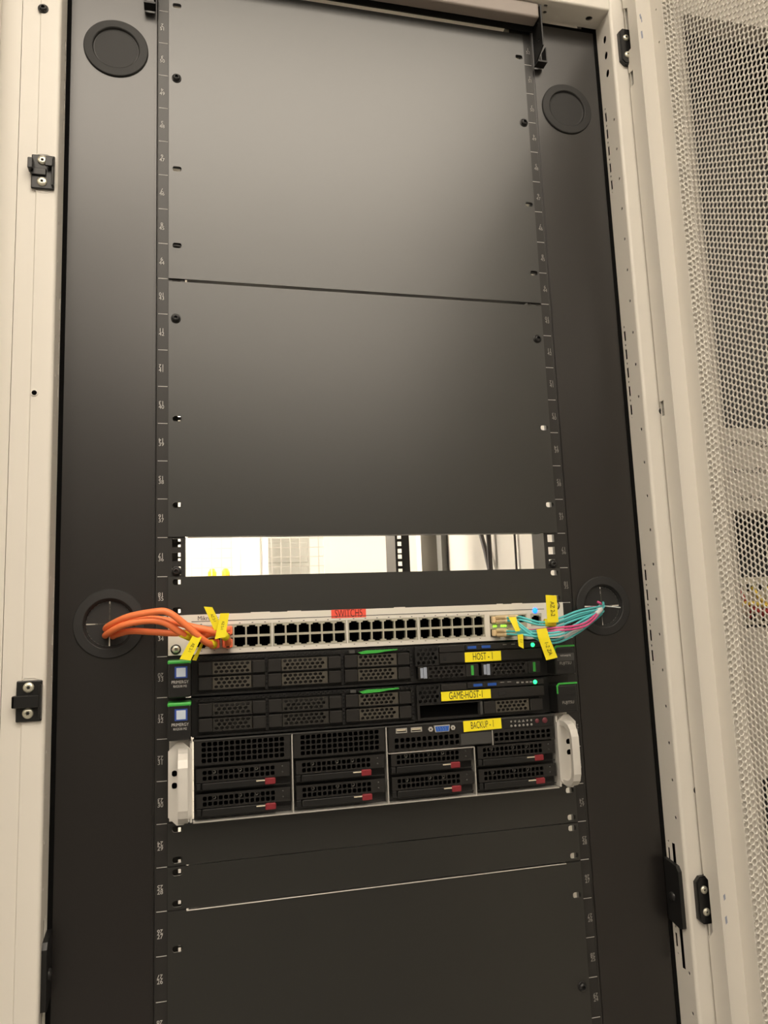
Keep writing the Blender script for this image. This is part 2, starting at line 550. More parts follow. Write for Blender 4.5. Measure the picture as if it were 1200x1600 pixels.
for s in (-1, 1):
    b = MB()
    hz = (-104.0, -806.0, -1508.0)
    holes = [circ(s*304 if z > -500 else s*(304 if s < 0 else 300), z, 26, 32) for z in hz]
    b.plate(rect(min(s*258.2, s*356.5), max(s*258.2, s*356.5), BASE+60, 24), holes, 2.0, 3.5)
    # folded inner edge
    b.box(s*256.0, s*259.0, 3.0, 22, BASE+60, 24)
    bf = b.build('baffle_plate', 'baffle', rack)
    grommet(s*304, -104, bf, False)
    grommet(s*304 if s < 0 else 300, -806, bf, True)
    grommet(s*304, -1508, bf, False)
    MB().box(s*356.0, s*RX, 1.0, 9.0, BASE+60, TOPZ).build('foam_strip', 'foam', rack)
MB().box(-356, 356, 3.6, 6, 20, TOPZ).build('foam_strip', 'foam', rack)

# striker plates on the left post
def striker(z1, z0, hook_up):
    xa, xb = -388.5, -364.0
    y = YF
    b = MB()
    b.rbox(xa, xb, y-3, y, z0, z1, 1.2, 2)
    b.rbox(xb-2.5, xb, y-9, y-2, z0+2, z1-4, 0.8, 1)
    zm = (z0+z1)/2
    if hook_up:
        b.rbox(xa-2.5, xa+3, y-11, y, zm-1, zm+12, 0.8, 1)
        b.rbox(xb-9, xb-1, y-10, y-7.5, zm+4, zm+14, 0.6, 1)
        b.rbox(xa, xa+16, y-5.5, y-3, zm-5, zm+3, 0.6, 1)
    else:
        b.rbox(xa-2.8, xb-2, y-10, y-7.5, zm-6, zm+6, 0.8, 1)
        b.rbox(xa-2.8, xa, y-10, y, zm-6, zm+6, 0.8, 1)
    p = b.build('striker_plate', 'plastic', rack)
    flat_screw(-376.8, y-3, z1-7.0, p, 5.4)
    flat_screw(-376.8, y-3, z0+8.5, p, 5.4)
    # embossed frame round the plate
    f = MB()
    f.plate(slot((xa+xb)/2, (z0+z1)/2, 27.5, z1-z0+6), [slot((xa+xb)/2, (z0+z1)/2, 26.2, z1-z0+4.6)], y-0.5, y)
    f.build('embossed_frame', 'paint', p)
striker(-281, -322, True)
striker(-861, -902, False)
hex_screw(-381, YF, -96, rack, 4.6, 3.5)
b = MB(); b.lathe((-379.5, YF-0.15, -557), [(4.2, 0), (4.2, -0.2), (2.7, -0.2)], 20)
hl = b.build('hole_rim', 'paint', rack)
b = MB(); b.lathe((-379.5, YF-0.1, -557), [(2.8, 0), (2.6, -0.15), (0, -0.15)], 20); b.build('bore', 'void', hl)

# hinge plates on the right post
def hinge(z1, z0):
    b = MB()
    c = 6
    pts = [(369.5, z0+c), (369.5+c, z0), (386, z0), (390, z0+c), (390, z1-c), (386, z1), (369.5+c, z1), (369.5, z1-c)]
    b.plate(pts, [], YF-5, YF+1.5)
    pi = [(x if x > 372 else x+1.5, z) for x, z in pts]
    b.plate([(371.5, z0+c+1), (376, z0+2), (385.5, z0+2), (388.5, z0+c+1), (388.5, z1-c-1), (385.5, z1-2), (376, z1-2), (371.5, z1-c-1)], [], YF-6.2, YF-5)
    p = b.build('hinge_plate', 'plastic', rack)
    flat_screw(379, YF-6.2, z1-15, p, 4.6)
    flat_screw(379.5, YF-6.2, z0+14, p, 4.6)
hinge(-1, -56)
hinge(-1133, -1187)
hex_screw(386, YF+1.5, -555, rack, 4.5, 6)
hex_screw(386, YF+1.5, -1035, rack, 4.5, 6)
# black brackets on the inner faces of the posts, low down
for s, z1, z0 in ((1, -1124, -1197), (-1, -1119, -1184)):
    b = MB()
    b.plate([(-28, z1-6), (-24, z1), (14, z1+6), (14, z0+8), (-22, z0), (-28, z0+2)], [], s*(RX-5), s*RX, 'yz')
    p = b.build('inner_bracket', 'plastic', rack)
    c = MB(); c.lathe((s*(RX-5), -12, (z1+z0)/2-2), [(5.5, 0), (5.2, -s*1.5), (3.5, -s*2.6), (0, -s*2.8)], 20, 'x')
    c.build('pivot_pin', 'screw', p)

# raised pads on the right post face, either side of each hinge
for z1, z0 in ((100, 22), (-68, -1118), (-1202, -2200)):
    MB().rbox(372, 399, YF+0.3, YF+1.6, z0, z1, 0.6, 2).build('face_pad', 'paint', rack)

# ------------------------------------------------------------------ the open door (swung square to the rack, child of the rack)
DTOP, DBOT = 104, FLOOR + 60
door = MB()
zs = [(-39.5, DTOP)]
edge = [(-40, DTOP), (-40, 33), (-50, 26), (-50, -37), (-40, -37), (-40, -68), (-50, -70), (-49, -91), (-40, -91),
        (-41, -544), (-49.5, -544), (-49.5, -564), (-41, -564), (-41, -1130), (-50, -1135), (-50, -1193), (-41, -1204), (-41, DBOT)]
outer = edge + [(-69.5, DBOT), (-69.5, DTOP)]
door.plate(outer, [], 381, 382.6, 'yz')
door_o = door.build('rack_door', 'paint', rack)
b = MB()
b.plate(rect(382.7, 404, DBOT, DTOP), [], -69.5, -67.9)
b.build('stiffener_face', 'paint', door_o)
b = MB()
hs = [circ(-81, z, 1.5, 10) for z in (0, -49)]
b.plate([(-94, DBOT), (-69.4, DBOT), (-69.4, DTOP), (-94, DTOP)], hs, 404.1, 405.6, 'yz')
b.build('stiffener_side', 'paint', door_o)
b = MB()
b.box(382.6, 424.5, -41.5, -40, DBOT, DTOP)
b.box(423.6, 424.5, -94, -41.5, DBOT, DTOP)
b.box(405.7, 423.4, -91.5, -90.5, DBOT, DTOP)
b.build('outer_skin', 'paint', door_o)
b = MB()
b.box(382, 424.5, -860, -835, DBOT, DTOP)
b.box(400, 424.5, -835, -97, DTOP-3, DTOP).box(400, 424.5, -835, -97, DBOT, DBOT+40)
b.build('door_frame', 'paint', door_o)
for x0, x1, z0, z1 in ((386, 388, -8, 1), (387.5, 389, -13, -3), (385.5, 388, -38, -25), (386, 388.5, -1153, -1145), (385.5, 388, -1179, -1169)):
    sc_ = MB()
    sc_.add([(x0, -69.65, z0), (x1, -69.65, z0+2), (x1-0.4, -69.65, z1), (x0-0.5, -69.65, z1-2)], [(0, 1, 2, 3)])
    sc_.build('scuff_mark', 'scuff', door_o)

def honeycomb(u0, u1, v0, v1, su, pv, ratio, place, depth_vec):
    """honeycomb sheet: every cell a ring round a real hole, with the hole's wall"""
    nu = int(round((u1-u0)/su)); nv = int((v1-v0)/pv)
    iu, iv = np.meshgrid(np.arange(nu), np.arange(nv), indexing='ij')
    cu = u0 + (iu.ravel()+0.5)*su
    cv = v0 + (iv.ravel()+0.5 + 0.5*(iu.ravel() % 2))*pv
    hx = np.array([(su/3, pv/2), (-su/3, pv/2), (-2*su/3, 0), (-su/3, -pv/2), (su/3, -pv/2), (2*su/3, 0)])
    n = len(cu)
    cell = np.stack([cu[:, None] + hx[None, :, 0], cv[:, None] + hx[None, :, 1]], -1)
    hole = np.stack([cu[:, None] + hx[None, :, 0]*ratio, cv[:, None] + hx[None, :, 1]*ratio], -1)
    A = place(cell); B = place(hole); Cc = B + np.array(depth_vec)
    V = np.concatenate([A, B, Cc], 1).reshape(-1, 3)
    base = (np.arange(n)*18)[:, None, None]
    i = np.arange(6); j = (i+1) % 6
    q1 = np.stack([i, j, j+6, i+6], -1); q2 = np.stack([i+6, j+6, j+12, i+12], -1)
    F = (np.concatenate([q1, q2], 0)[None] + base).reshape(-1, 4)
    return V, F
def np_mesh(name, VF, m, parent):
    V = np.concatenate([v for v, f in VF]); off = 0; Fs = []
    for v, f in VF:
        Fs.append(f + off); off += len(v)
    F = np.concatenate(Fs)
    o0 = np.array(ORG[parent.name])
    me = bpy.data.meshes.new(name)
    me.vertices.add(len(V)); me.vertices.foreach_set('co', ((V - o0)/1000).astype(np.float32).ravel())
    me.loops.add(len(F)*4); me.loops.foreach_set('vertex_index', F.astype(np.int32).ravel())
    me.polygons.add(len(F)); me.polygons.foreach_set('loop_start', np.arange(len(F), dtype=np.int32)*4)
    me.update(calc_edges=True); me.validate()
    me.materials.append(MT[m])
    o = bpy.data.objects.new(name, me); COL.objects.link(o); o.parent = parent
    ORG[o.name] = ORG[parent.name]
    return o
PV, SU = 7.65, 6.85
pl1 = lambda a: np.stack([np.full(a.shape[:-1], 422.0), a[..., 0], a[..., 1]], -1)
pl2 = lambda a: np.stack([a[..., 0], np.full(a.shape[:-1], -94.0), a[..., 1]], -1)
VF = [honeycomb(-835, -95, DBOT+40, DTOP-4, SU, PV, 0.80, pl1, (1.3, 0, 0)),
      honeycomb(405.5, 422.3, DBOT+40, DTOP-4, 5.6, PV, 0.78, pl2, (0, 1.3, 0))]
ps = np_mesh('perforated_sheet', VF, 'paint', door_o)
ps['kind'] = 'stuff'

# ------------------------------------------------------------------ blanking panels (things of their own)
def blank(k0, k1, holes, label, t=1.6, top_gap=0.6, bot_gap=0.6, screws=(), fold=0):
    z1, z0 = K(k0) - top_gap, K(k1) + bot_gap
    e = empty('blanking_panel', 0, 0, z0, label, 'panel', 'black blanking panels')
    b = MB()
    hs = [slot(x, z, 10.5, 6.6) for x, z in holes]
    b.plate(rect(-241.3, 241.3, z0, z1), hs, -t, 0)
    if fold:
        b.box(-220, 220, 0, fold, z0, z0+1.4); b.box(-220, 220, 0, fold, z1-1.4, z1)
    b.build('face_plate', 'panel', e)
    for x, z in screws:
        hex_screw(x, -t, z, e, 4.6, 4.0)
    return e
both = lambda zz: [(-231.5, z) for z in zz] + [(233.5, z) for z in zz]
blank(0, 9, both((-36, -258.5, -358)), 'tall black blanking panel at the very top of the rack', bot_gap=0.0, top_gap=0,
      screws=((-232, -137), (234, -137)), t=2.6, fold=12)
blank(9, 16, both((-572, -674)), 'large black blanking panel just above the open see-through slot', top_gap=3.4,
      screws=((-233, -450), (232, -450.5)), fold=12)
blank(17, 18, both((K(17)-6.35, K(17)-38.1)), 'narrow black blanking panel between the open slot and the white switch', fold=12)
blank(23, 24, both((K(23)-6.35, K(23)-38.1)), 'narrow black blanking panel right under the server with white handles', fold=12)
blank(24, 25, both((K(24)-6.35, K(24)-38.1)), 'narrow black blanking panel resting on top of the lowest tall panel', fold=12, bot_gap=0.8)
lowp = blank(25, 35, both((-1150,)), 'tall black blanking panel below the two narrow panels under the servers', top_gap=1.2,
      screws=((-232, -1252), (232, -1252)), fold=12)
MB().rbox(-222, 222, -2.8, -1.4, K(25)-1.9, K(25)-0.9, 0.2, 1).build('edge_highlight', 'silver', lowp)  # silver strip painting the highlight along the folded top edge

# ------------------------------------------------------------------ tape labels
def tape(parent, x0, x1, z0, z1, y, m, ink, text, size, sx, name='label_tape', clamp=None, tilt=0.0):
    cx, cz = (x0+x1)/2, (z0+z1)/2
    rx = lambda u, v: (cx + u*math.cos(tilt) - v*math.sin(tilt), cz + u*math.sin(tilt) + v*math.cos(tilt))
    w, h = (x1-x0)/2, (z1-z0)/2
    b = MB()
    q = [rx(-w, -h), rx(w, -h), rx(w, h), rx(-w, h)]
    b.plate(q, [], y-0.25, y)
    o = b.build(name, m, parent)
    t = MB()
    def fn(u, v):
        if clamp is not None: v = min(v, clamp)
        a, c = rx(u, v)
        return (a, y-0.32, c)
    t.text(text, size, fn, sx)
    t.build('lettering', ink, o)
    return o

# ------------------------------------------------------------------ network switch
def rj45(xc, zc, up):
    """outline of the socket opening"""
    w, h, nw, nh, mw = 6.2, 4.6, 3.7, 1.5, 5.3
    s = 1 if up else -1
    p = [(-w, -s*h), (w, -s*h), (w, s*(h-0.35)), (mw, s*(h-0.35)), (mw, s*h), (nw, s*h), (nw, s*(h+nh)), (-nw, s*(h+nh)), (-nw, s*h), (-mw, s*h), (-mw, s*(h-0.35)), (-w, s*(h-0.35))]
    return [(xc+u, zc+v) for u, v in p]
sw = empty('network_switch', 0, 0, K(19), 'white rack switch with rows of sockets and a red name tape', 'switch')
FZ0, FZ1 = K(19)+0.8, K(18)+0.6
SY = -3.0
blocks = [(-212.5, -126.8), (-125.0, -39.3), (-37.2, 48.5), (50.3, 134.5)]
b = MB()
bh = [rect(x0, x1, -838.6, -811.8) for x0, x1 in blocks]
bh.append(rect(141, 190.5, -839.5, -812.5))
bh.append(rect(196, 211, -828, -812.5))
b.plate(rect(-241.3, 241.3, FZ0, FZ1), bh, SY, -0.2)
b.box(-218, 218, 0, 2, FZ0, FZ0+2).box(-218, 218, 0, 2, FZ1-2, FZ1)
b.build('faceplate', 'switch', sw)
MB().box(-219, 219, 14, 260, FZ0+0.5, FZ1-0.5).build('housing', 'switch', sw)
b = MB()
b.rbox(-216, 215, SY-0.35, SY, -807.6, -806.9, 0.1, 1)
b.build('groove_line', 'grey', sw)
# ventilation nibs on the top edge
for x0, x1 in ((-150, -128), (-108, -92), (20, 34), (152, 160), (172, 186)):
    MB().box(x0, x1, -2.5, 6, FZ1, FZ1+0.7).build('top_nib', 'switch', sw)
port_proto = {}
for bi, (x0, x1) in enumerate(blocks):
    pit = (x1-x0-1.2)/6
    xs = [x0+0.6+pit*(i+0.5) for i in range(6)]
    b = MB()
    holes = [rj45(x, -819.4, True) for x in xs] + [rj45(x, -831.2, False) for x in xs]
    b.plate(rect(x0+0.5, x1-0.5, -838.2, -812.2), holes, SY-0.2, 3)
    blk = b.build('port_block', 'shield', sw)
    for x in xs:
        for up, zc in ((True, -819.4), (False, -831.2)):
            c = MB()
            ol = rj45(x, zc, up)
            n = len(ol)
            c.add([(u, 2.9, v) for u, v in ol] + [(u, 13, v) for u, v in ol],
                  [(i, (i+1) % n, (i+1) % n+n, i+n) for i in range(n)] + [tuple(range(n, 2*n))])
            c.box(x-3.6, x+3.6, 5, 12, zc+(-3.6 if up else 2.6), zc+(-2.8 if up else 3.4))
            c.build('port', 'void', blk)
# tiny port marks printed above and below the sockets
b = MB()
for x0, x1 in blocks:
    for i in range(6):
        x = x0 + (x1-x0)*(i+0.5)/6
        b.box(x-0.9, x+0.9, SY-0.1, SY, -810.9, -810.1); b.box(x-0.9, x+0.9, SY-0.1, SY, -840.4, -839.8)
b.build('port_marks', 'grey', sw)['kind'] = 'stuff'
# optical cages
b = MB()
cages = [(148.5, -818.3), (164.5, -818.3), (148.5, -834.2), (164.5, -834.2), (182, -818.3), (182, -834.2)]
b.plate(rect(141.3, 190.2, -839.2, -812.8), [rect(x-6.9, x+6.9, z-4.4, z+4.4) for x, z in cages], SY-0.3, 3)
cg = b.build('optical_cage_block', 'shield', sw)
for x, z in cages:
    c = MB()
    ol = rect(x-6.9, x+6.9, z-4.4, z+4.4)
    c.add([(u, 2.9, v) for u, v in ol] + [(u, 13, v) for u, v in ol], [(i, (i+1) % 4, (i+1) % 4+4, i+4) for i in range(4)] + [(4, 5, 6, 7)])
    c.build('optical_cage', 'void', cg)
for x in (146.0, 148.6, 156.2, 158.8, 161.4):
    c = MB(); c.lathe((x, SY-0.3, -826.2), [(1.25, 0), (1.1, -0.6), (0, -0.8)], 12)
    c.build('status_light', 'led_lime', cg)
b = MB()
b.plate(rect(196.3, 210.7, -827.7, -812.8), [rj45(203.5, -821.0, True)], SY-0.2, 3)
mp = b.build('management_port', 'shield', sw)
c = MB(); ol = rj45(203.5, -821.0, True); n = len(ol)
c.add([(u, 2.9, v) for u, v in ol] + [(u, 13, v) for u, v in ol], [(i, (i+1) % n, (i+1) % n+n, i+n) for i in range(n)] + [tuple(range(n, 2*n))])
c.build('port', 'void', mp)
c = MB(); c.lathe((202.5, SY, -808.8), [(3.4, 0), (3.0, -0.9), (1.6, -1.5), (0, -1.7)], 20)
c.build('power_light', 'led_blue', sw)
for x, z in ((-233, -837.2), (231, -803.5)):
    MB().lathe((x, SY, z), [(5.6, 0), (5.6, -0.7), (4.2, -0.9)], 24).build('washer', 'black', sw)
for x, z in ((-233, -837.2), (231, -803.5)):
    flat_screw(x, SY-0.2, z, sw, 4.3)
t = MB()
t.text('MikroTik', 7.0, lambda u, v: (-186 + u, SY-0.5, -803.9 + v), 0.9, 'RIGHT')
t.build('maker_lettering', 'ink', sw)
tape(sw, -56.6, -14.8, -809.2, FZ1+0.2, SY, 'redtape', 'inkred', 'SWITCH5', 13.5, 0.58, clamp=4.6)

# ------------------------------------------------------------------ drive caddies and servers
def hexgrid(x0, x1, z0, z1, rows, pitch, r, n=6):
    out = []
    dz = (z1-z0)/(rows+0.0)
    for j in range(rows):
        z = z0 + dz*(j+0.5)
        x = x0 + pitch*(0.5 if j % 2 == 0 else 1.0)
        while x + r < x1:
            out.append(circ(x, z, r, n, min(r*1.05, dz*0.46), math.pi/6 if n == 6 else math.pi/4))
            x += pitch
    return out
def caddy(parent, x0, x1, z0, z1, y, shiny=True, left=12, right=15):
    b = MB()
    b.rbox(x0, x0+left, y, y+9, z0, z1, 0.7, 1)
    b.box(x0, x1, y+6, y+9, z0, z1)
    b.box(x0+left, x1-right, y+1.0, y+2.5, z0, z0+0.9)
    c = b.build('drive_caddy', 'caddy', parent)
    g = MB()
    g.plate(rect(x0+left+0.6, x1-right-0.6, z0+0.9, z1-0.4), hexgrid(x0+left+1.5, x1-right-1, z0+1.2, z1-0.8, 3, 5.7, 2.4), y+1.5, y+2.6)
    g.build('grille', 'hexmetal' if shiny else 'hexdim', c)
    l = MB(); l.rbox(x1-right+0.6, x1, y-0.5, y+6, z0, z1-0.6, 0.8, 1).box(x1-right+1.6, x1-right+6, y-0.8, y-0.3, z1-2.0, z1-1.4)
    l.build('latch', 'caddy', c)
    return c

def slim_server(k0, name_text, label_text, host):
    T = K(k0)
    top, bot = T-1.5, T-U+0.8
    y = -20.0
    e = empty('rack_server', 0, 0, bot, label_text, 'server', 'slim black servers with green trim')
    b = MB()
    b.box(-216, 210, -11, 700, bot, top)
    b.box(-217, 211, 4, 690, T-U+0.15, T-0.15)
    for s in (-1, 1):
        b.box(s*206 if s > 0 else -241, 241 if s > 0 else -216, -3, -0.4, bot, top)
    b.build('chassis', 'plastic', e)
    # perforated strip along the top edge
    b = MB()
    b.plate(rect(-212, 36, T-5.6, T-1.6), hexgrid(-211, 35, T-5.2, T-2.0, 2, 5.2, 1.25), y+4, y+5.5)
    b.plate(rect(-212, 36, bot, bot+2.2), [], y+3, y+9)
    b.build('vent_strip', 'plastic', e)
    # left ear cover
    b = MB(); b.rbox(-241, -216.5, -34, -3, T-44.5+1.5, T-4.6, 2.0, 2)
    ear = b.build('ear_cover', 'plastic', e)
    b = MB(); b.rbox(-241.1, -216.4, -34.3, -6, T-7.6, T-3.6, 1.3, 2); b.build('green_cap', 'green', ear)
    b = MB(); b.box(-233.6, -220.4, -34.3, -33.9, T-22.4, T-10.2); bd = b.build('badge', 'stickerblue', ear)
    b = MB(); b.box(-231.8, -222.2, -34.5, -34.3, T-21.0, T-11.6); b.build('badge_centre', 'sticker', ear)
    t = MB()
    t.text('PRIMERGY', 4.6, lambda u, v: (-228 + u, -34.25, T-26.6+v), 0.85)
    t.text('RX2530 M2', 3.4, lambda u, v: (-228 + u, -34.25, T-31.0+v), 0.85)
    t.build('lettering', 'print', ear)
    # right ear cover with green corner line
    zt = T-8.2
    b = MB(); b.rbox(210, 236.5, -34, -3, T-42.5, zt-1.6, 2.0, 2)
    ear = b.build('ear_cover', 'plastic', e)
    b = MB()
    b.plate([(209.6, zt-12), (211.2, zt-12), (211.2, zt-3.4), (213.5, zt-1.2), (236.8, zt-1.2), (236.8, zt+0.8), (212.5, zt+0.8), (209.6, zt-2.4)], [], -34.6, -33.2)
    b.build('green_trim', 'green', ear)
    t = MB()
    t.text('FUJITSU', 4.8, lambda u, v: (223.5+u, -34.25, T-(29 if host else 31)+v), 0.95)
    t.build('lettering', 'print_dim', ear)
    if host:
        MB().box(212.5, 235.5, -34.4, -34.0, T-26, T-17).build('badge', 'grey', ear)
        t = MB(); t.text('vmware', 4.6, lambda u, v: (224+u, -34.6, T-19.6+v), 0.95); t.build('lettering', 'print', ear)
    # drive caddies, three columns of two
    for x0, x1 in ((-209, -136), (-133, -50), (-45.5, 32)):
        for zz in (T-21.8, T-38.0):
            caddy(e, x0, x1, zz, zz+14.2, y, shiny=host or x0 > -60, left=15)
    for x in (-134.6, -47.8, 34.5):
        g = MB(); g.plate(rect(x-1.6, x+1.6, bot+3, T-6), [circ(x, T-9-i*4.2, 0.9, 6) for i in range(7)], y+3, y+5); g.build('divider', 'plastic', e)
    # green release bar
    b = MB(); b.plate([(-29, T-5.2), (-26, T-7.0), (-6, T-6.4), (4, T-5.0), (17, T-4.2), (17.5, T-3.0), (-20, T-3.2)], [], y-1, y+4)
    b.build('release_bar', 'green', e)
    MB().rbox(-40, -33, y+0.5, y+4, T-6.0, T-2.4, 0.5, 1).build('status_tab', 'grey', e)
    # right hand module
    b = MB()
    b.plate(rect(39, 68, T-24, T-2), hexgrid(40, 67, T-23, T-3, 4, 6.0, 2.2), y+1, y+3)
    b.build('vent_plate', 'plastic', e)
    b = MB(); b.rbox(69, 101, y-0.5, y+9, T-10, T-2.2, 0.8, 1); b.rbox(101.5, 200, y, y+9, T-9.0, T-2.0, 0.5, 1)
    b.build('control_strip', 'caddy', e)
    for x0 in ((103.5, 121.5) if host else (108.5, 126.5)):
        u = MB(); u.rbox(x0-0.8, x0+12.8, y-0.7, y+2, T-8.0, T-2.4, 0.4, 1); up = u.build('usb_port', 'black', e)
        MB().box(x0+0.5, x0+11.5, y-1.1, y-0.6, T-6.9, T-3.8).build('tongue', 'usb', up)
    for x in ((152, 163) if host else (146, 155, 166, 172, 178, 183)):
        t = MB()
        t.box(x-2.4, x+2.4, y-0.2, y, T-4.2, T-3.5) if x < 165 else t.box(x-1.6, x+1.6, y-0.2, y, T-6.2, T-4.4)
        t.build('icon', 'print_dim', e)
    c = MB(); c.lathe((188.6, y, T-5.8), [(2.6, 0), (2.2, -1.0), (0, -1.5)], 18); c.build('power_light', 'led_green', e)
    b = MB(); b.rbox(69, 200, y-0.3, y+9, T-22.4, T-10.4, 0.6, 1)
    op = b.build('optical_drive_cover', 'caddy', e)
    MB().rbox(74 if host else 140, 77 if host else 150, y-0.8, y, T-19, T-14.5, 0.3, 1).build('eject_button', 'black', op)
    tape(e, *( (100, 146.2, T-22.5, T-11) if host else (68.2, 130.2, T-21.4, T-10.8) ), y-0.5, 'yellow', 'ink', name_text, 12.0, 0.56)
    bays = ((42, 117), (121, 197))
    for i, (x0, x1) in enumerate(bays):
        zb, zt2 = T-39.5, T-25.0
        if host:
            b = MB(); b.box(x0, x1, y+6, y+9, zb, zt2); b.rbox(x0, x0+7, y, y+9, zb, zt2, 0.6, 1); b.rbox(x1-16, x1, y-0.3, y+7, zb, zt2, 0.6, 1)
            c = b.build('drive_caddy', 'caddy', e)
            g = MB(); g.plate(rect(x0+11.5, x1-16.5, zb+0.3, zt2-0.3), hexgrid(x0+12, x1-17, zb+0.6, zt2-0.6, 3, 6.4, 2.5), y+1, y+2.4); g.build('grille', 'caddy', c)
            MB().box(x0+2.2, x0+5.6, y-0.4, y, zb+1.5, zt2-1.5).box(x0+6.2, x0+10.2, y-0.4, y+6, zb+0.8, zt2-0.8).build('white_sticker', 'sticker2', c)
            MB().rbox(x1-10, x1-6.5, y-1, y, zb+1.5, zt2-1.5, 0.4, 1).build('release_button', 'green', c)
        elif i == 0:
            b = MB()
            b.box(x0-3, x1+2, y+1, y+4, zb-1.5, zb-0.2); b.box(x0-3, x1+2, y+1, y+4, zt2, zt2+1.2)
            b.box(x0-3, x0, y+1, y+4, zb, zt2)
            c = b.build('open_bay', 'caddy', e)
            MB().box(x0, x1, -11.6, -11.2, zb, zt2).build('bay_back', 'void', c)
            MB().box(x1-1, x1+2, y-1, -11.5, zb, zt2).build('bay_wall', 'grey', c)
        else:
            caddy(e, x0, x1, zb, zt2, y, shiny=True, left=15, right=17)
    return e
slim_server(19, 'HOST - 1', 'slim black server with green trim and a yellow HOST - 1 tape', True)
slim_server(20, 'GAME-HOST-1', 'slim black server with green trim and a yellow GAME-HOST-1 tape', False)

# two-unit backup server
def backup_server():
    T = K(21)
    bot = K(23) + 2.4
    y = -20.0
    e = empty('rack_server', 0, 0, bot, 'black server with white handles, red latches and a yellow BACKUP - 1 tape', 'server')
    b = MB()
    b.box(-214, 210, -9, 680, bot, T-1.2)
    b.build('chassis', 'plastic', e)
    b = MB()
    b.box(-215, 211, y-1, -9, bot-0.4, bot+0.8)
    b.box(-108.6, -107.3, y-1.2, -9, bot, T-2); b.box(-0.6, 0.7, y-1.2, -9, bot, T-2); b.box(105.2, 106.3, y-1.2, -9, bot, K(21.72))
    b.box(2, 106, y-1.2, -9, K(21.72), K(21.72)+0.9); b.box(129, 129.8, y-1.2, -9, K(21.70), K(21.32))
    b.build('silver_trim', 'silver', e)
    b = MB(); b.box(-215, 211, y-1, -9, T-2.2, T-1.2); b.build('top_trim', 'grey', e)
    # ears with pull handles
    for s in (-1, 1):
        xa, xb = (-240.5, -216.0) if s < 0 else (211.5, 236.5)
        b = MB()
        holes = [slot(xa+6.5 if s < 0 else xa+14.5, z, 7.5 if s > 0 else 5.5, 6.5) for z in (T-33.5, T-46)]
        b.plate(slot((xa+xb)/2, (T-1.5+bot)/2, xb-xa, T-1.5-bot, 2), holes, -24, -21.6)
        b.box(xb-2 if s < 0 else xa, xb if s < 0 else xa+2, -22, -2, bot+1, T-3)
        b.box(-240 if s < 0 else 211, -216 if s < 0 else 236, -3, -0.5, bot, T-2)
        ear = b.build('ear', 'ear', e)
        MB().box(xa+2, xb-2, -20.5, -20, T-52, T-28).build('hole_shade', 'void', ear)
        h = MB()
        xh = -225.0 if s < 0 else 219.5
        w = 5.0 if s < 0 else 4.6
        z1, z0 = T-8, bot+4
        prof = [(-24, z1)]
        for i in range(9):
            a = math.pi/2*i/8
            prof.append((-24 - 30*math.sin(a)*1.0, z1 - 22*(1-math.cos(a))))
        outer = [(-24, z1), (-36, z1), (-44, z1-2.5), (-50, z1-8), (-53, z1-16), (-53.5, z1-26), (-53.5, z0+26), (-53, z0+16), (-50, z0+8), (-44, z0+2.5), (-36, z0), (-24, z0)]
        inner = [(-24, z0+6), (-35, z0+6), (-41, z0+8), (-45.5, z0+12), (-47.5, z0+19), (-48, z0+27), (-48, z1-27), (-47.5, z1-19), (-45.5, z1-12), (-41, z1-8), (-35, z1-6), (-24, z1-6)]
        h.plate(outer + inner, [], xh-w, xh+w, 'yz')
        h.build('handle', 'ear', ear)
    def square_grid(x0, x1, z0, z1, nx, nz, fill=0.66):
        dx, dz = (x1-x0)/nx, (z1-z0)/nz
        return [slot(x0+dx*(i+0.5), z0+dz*(j+0.5), dx*fill, dz*fill, 2, 0.2) for i in range(nx) for j in range(nz)]
    cols = [(-213.5, -110), (-106, -2), (3, 104), (108, 209.5)]
    for x0, x1 in cols[:2]:
        b = MB()
        b.plate(rect(x0, x1, T-28.2, T-2.4), square_grid(x0+7, x1-6, T-26.5, T-3.5, 15, 4, 0.80), y, y+2)
        vb = b.build('vent_panel', 'caddy', e)
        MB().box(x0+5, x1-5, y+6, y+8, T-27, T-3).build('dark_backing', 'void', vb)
    # upper right: control module
    b = MB()
    b.plate(rect(2.5, 90, T-29.5, T-2.4), square_grid(9, 89, T-28, T-14.5, 12, 2, 0.74) + [rect(11.5, 24.5, T-9.6, T-4.6), rect(29.5, 43.5, T-9.6, T-4.6)], y, y+2)
    cm = b.build('control_panel', 'caddy', e)
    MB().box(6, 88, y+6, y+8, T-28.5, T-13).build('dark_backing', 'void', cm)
    b = MB()
    b.plate(rect(90, 209.5, T-29.5, T-2.4), square_grid(131, 205, T-28, T-17, 11, 2, 0.74), y, y+2)
    cm2 = b.build('control_panel', 'caddy', e)
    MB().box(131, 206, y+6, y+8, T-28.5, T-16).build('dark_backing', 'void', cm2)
    MB().box(90, 128.5, y-0.6, y, T-28.4, T-15.5).build('blank_tag', 'grey', cm2)
    for x0 in (11.8, 29.8):
        p = MB(); p.plate(rect(x0, x0+13.2, T-9.6, T-4.4), [rect(x0+0.8, x0+12.4, T-8.9, T-5.2)], y-0.5, y+3); up = p.build('usb_port', 'silver', cm)
        MB().box(x0+1.2, x0+12, y+0.2, y+1.5, T-7.4, T-5.4).build('tongue', 'ivory', up)
    p = MB(); p.plate([(57, T-4.0), (76.4, T-4.0), (75.2, T-11.4), (58.4, T-11.4)], [], y-3.2, y); vg = p.build('video_port', 'silver', cm)
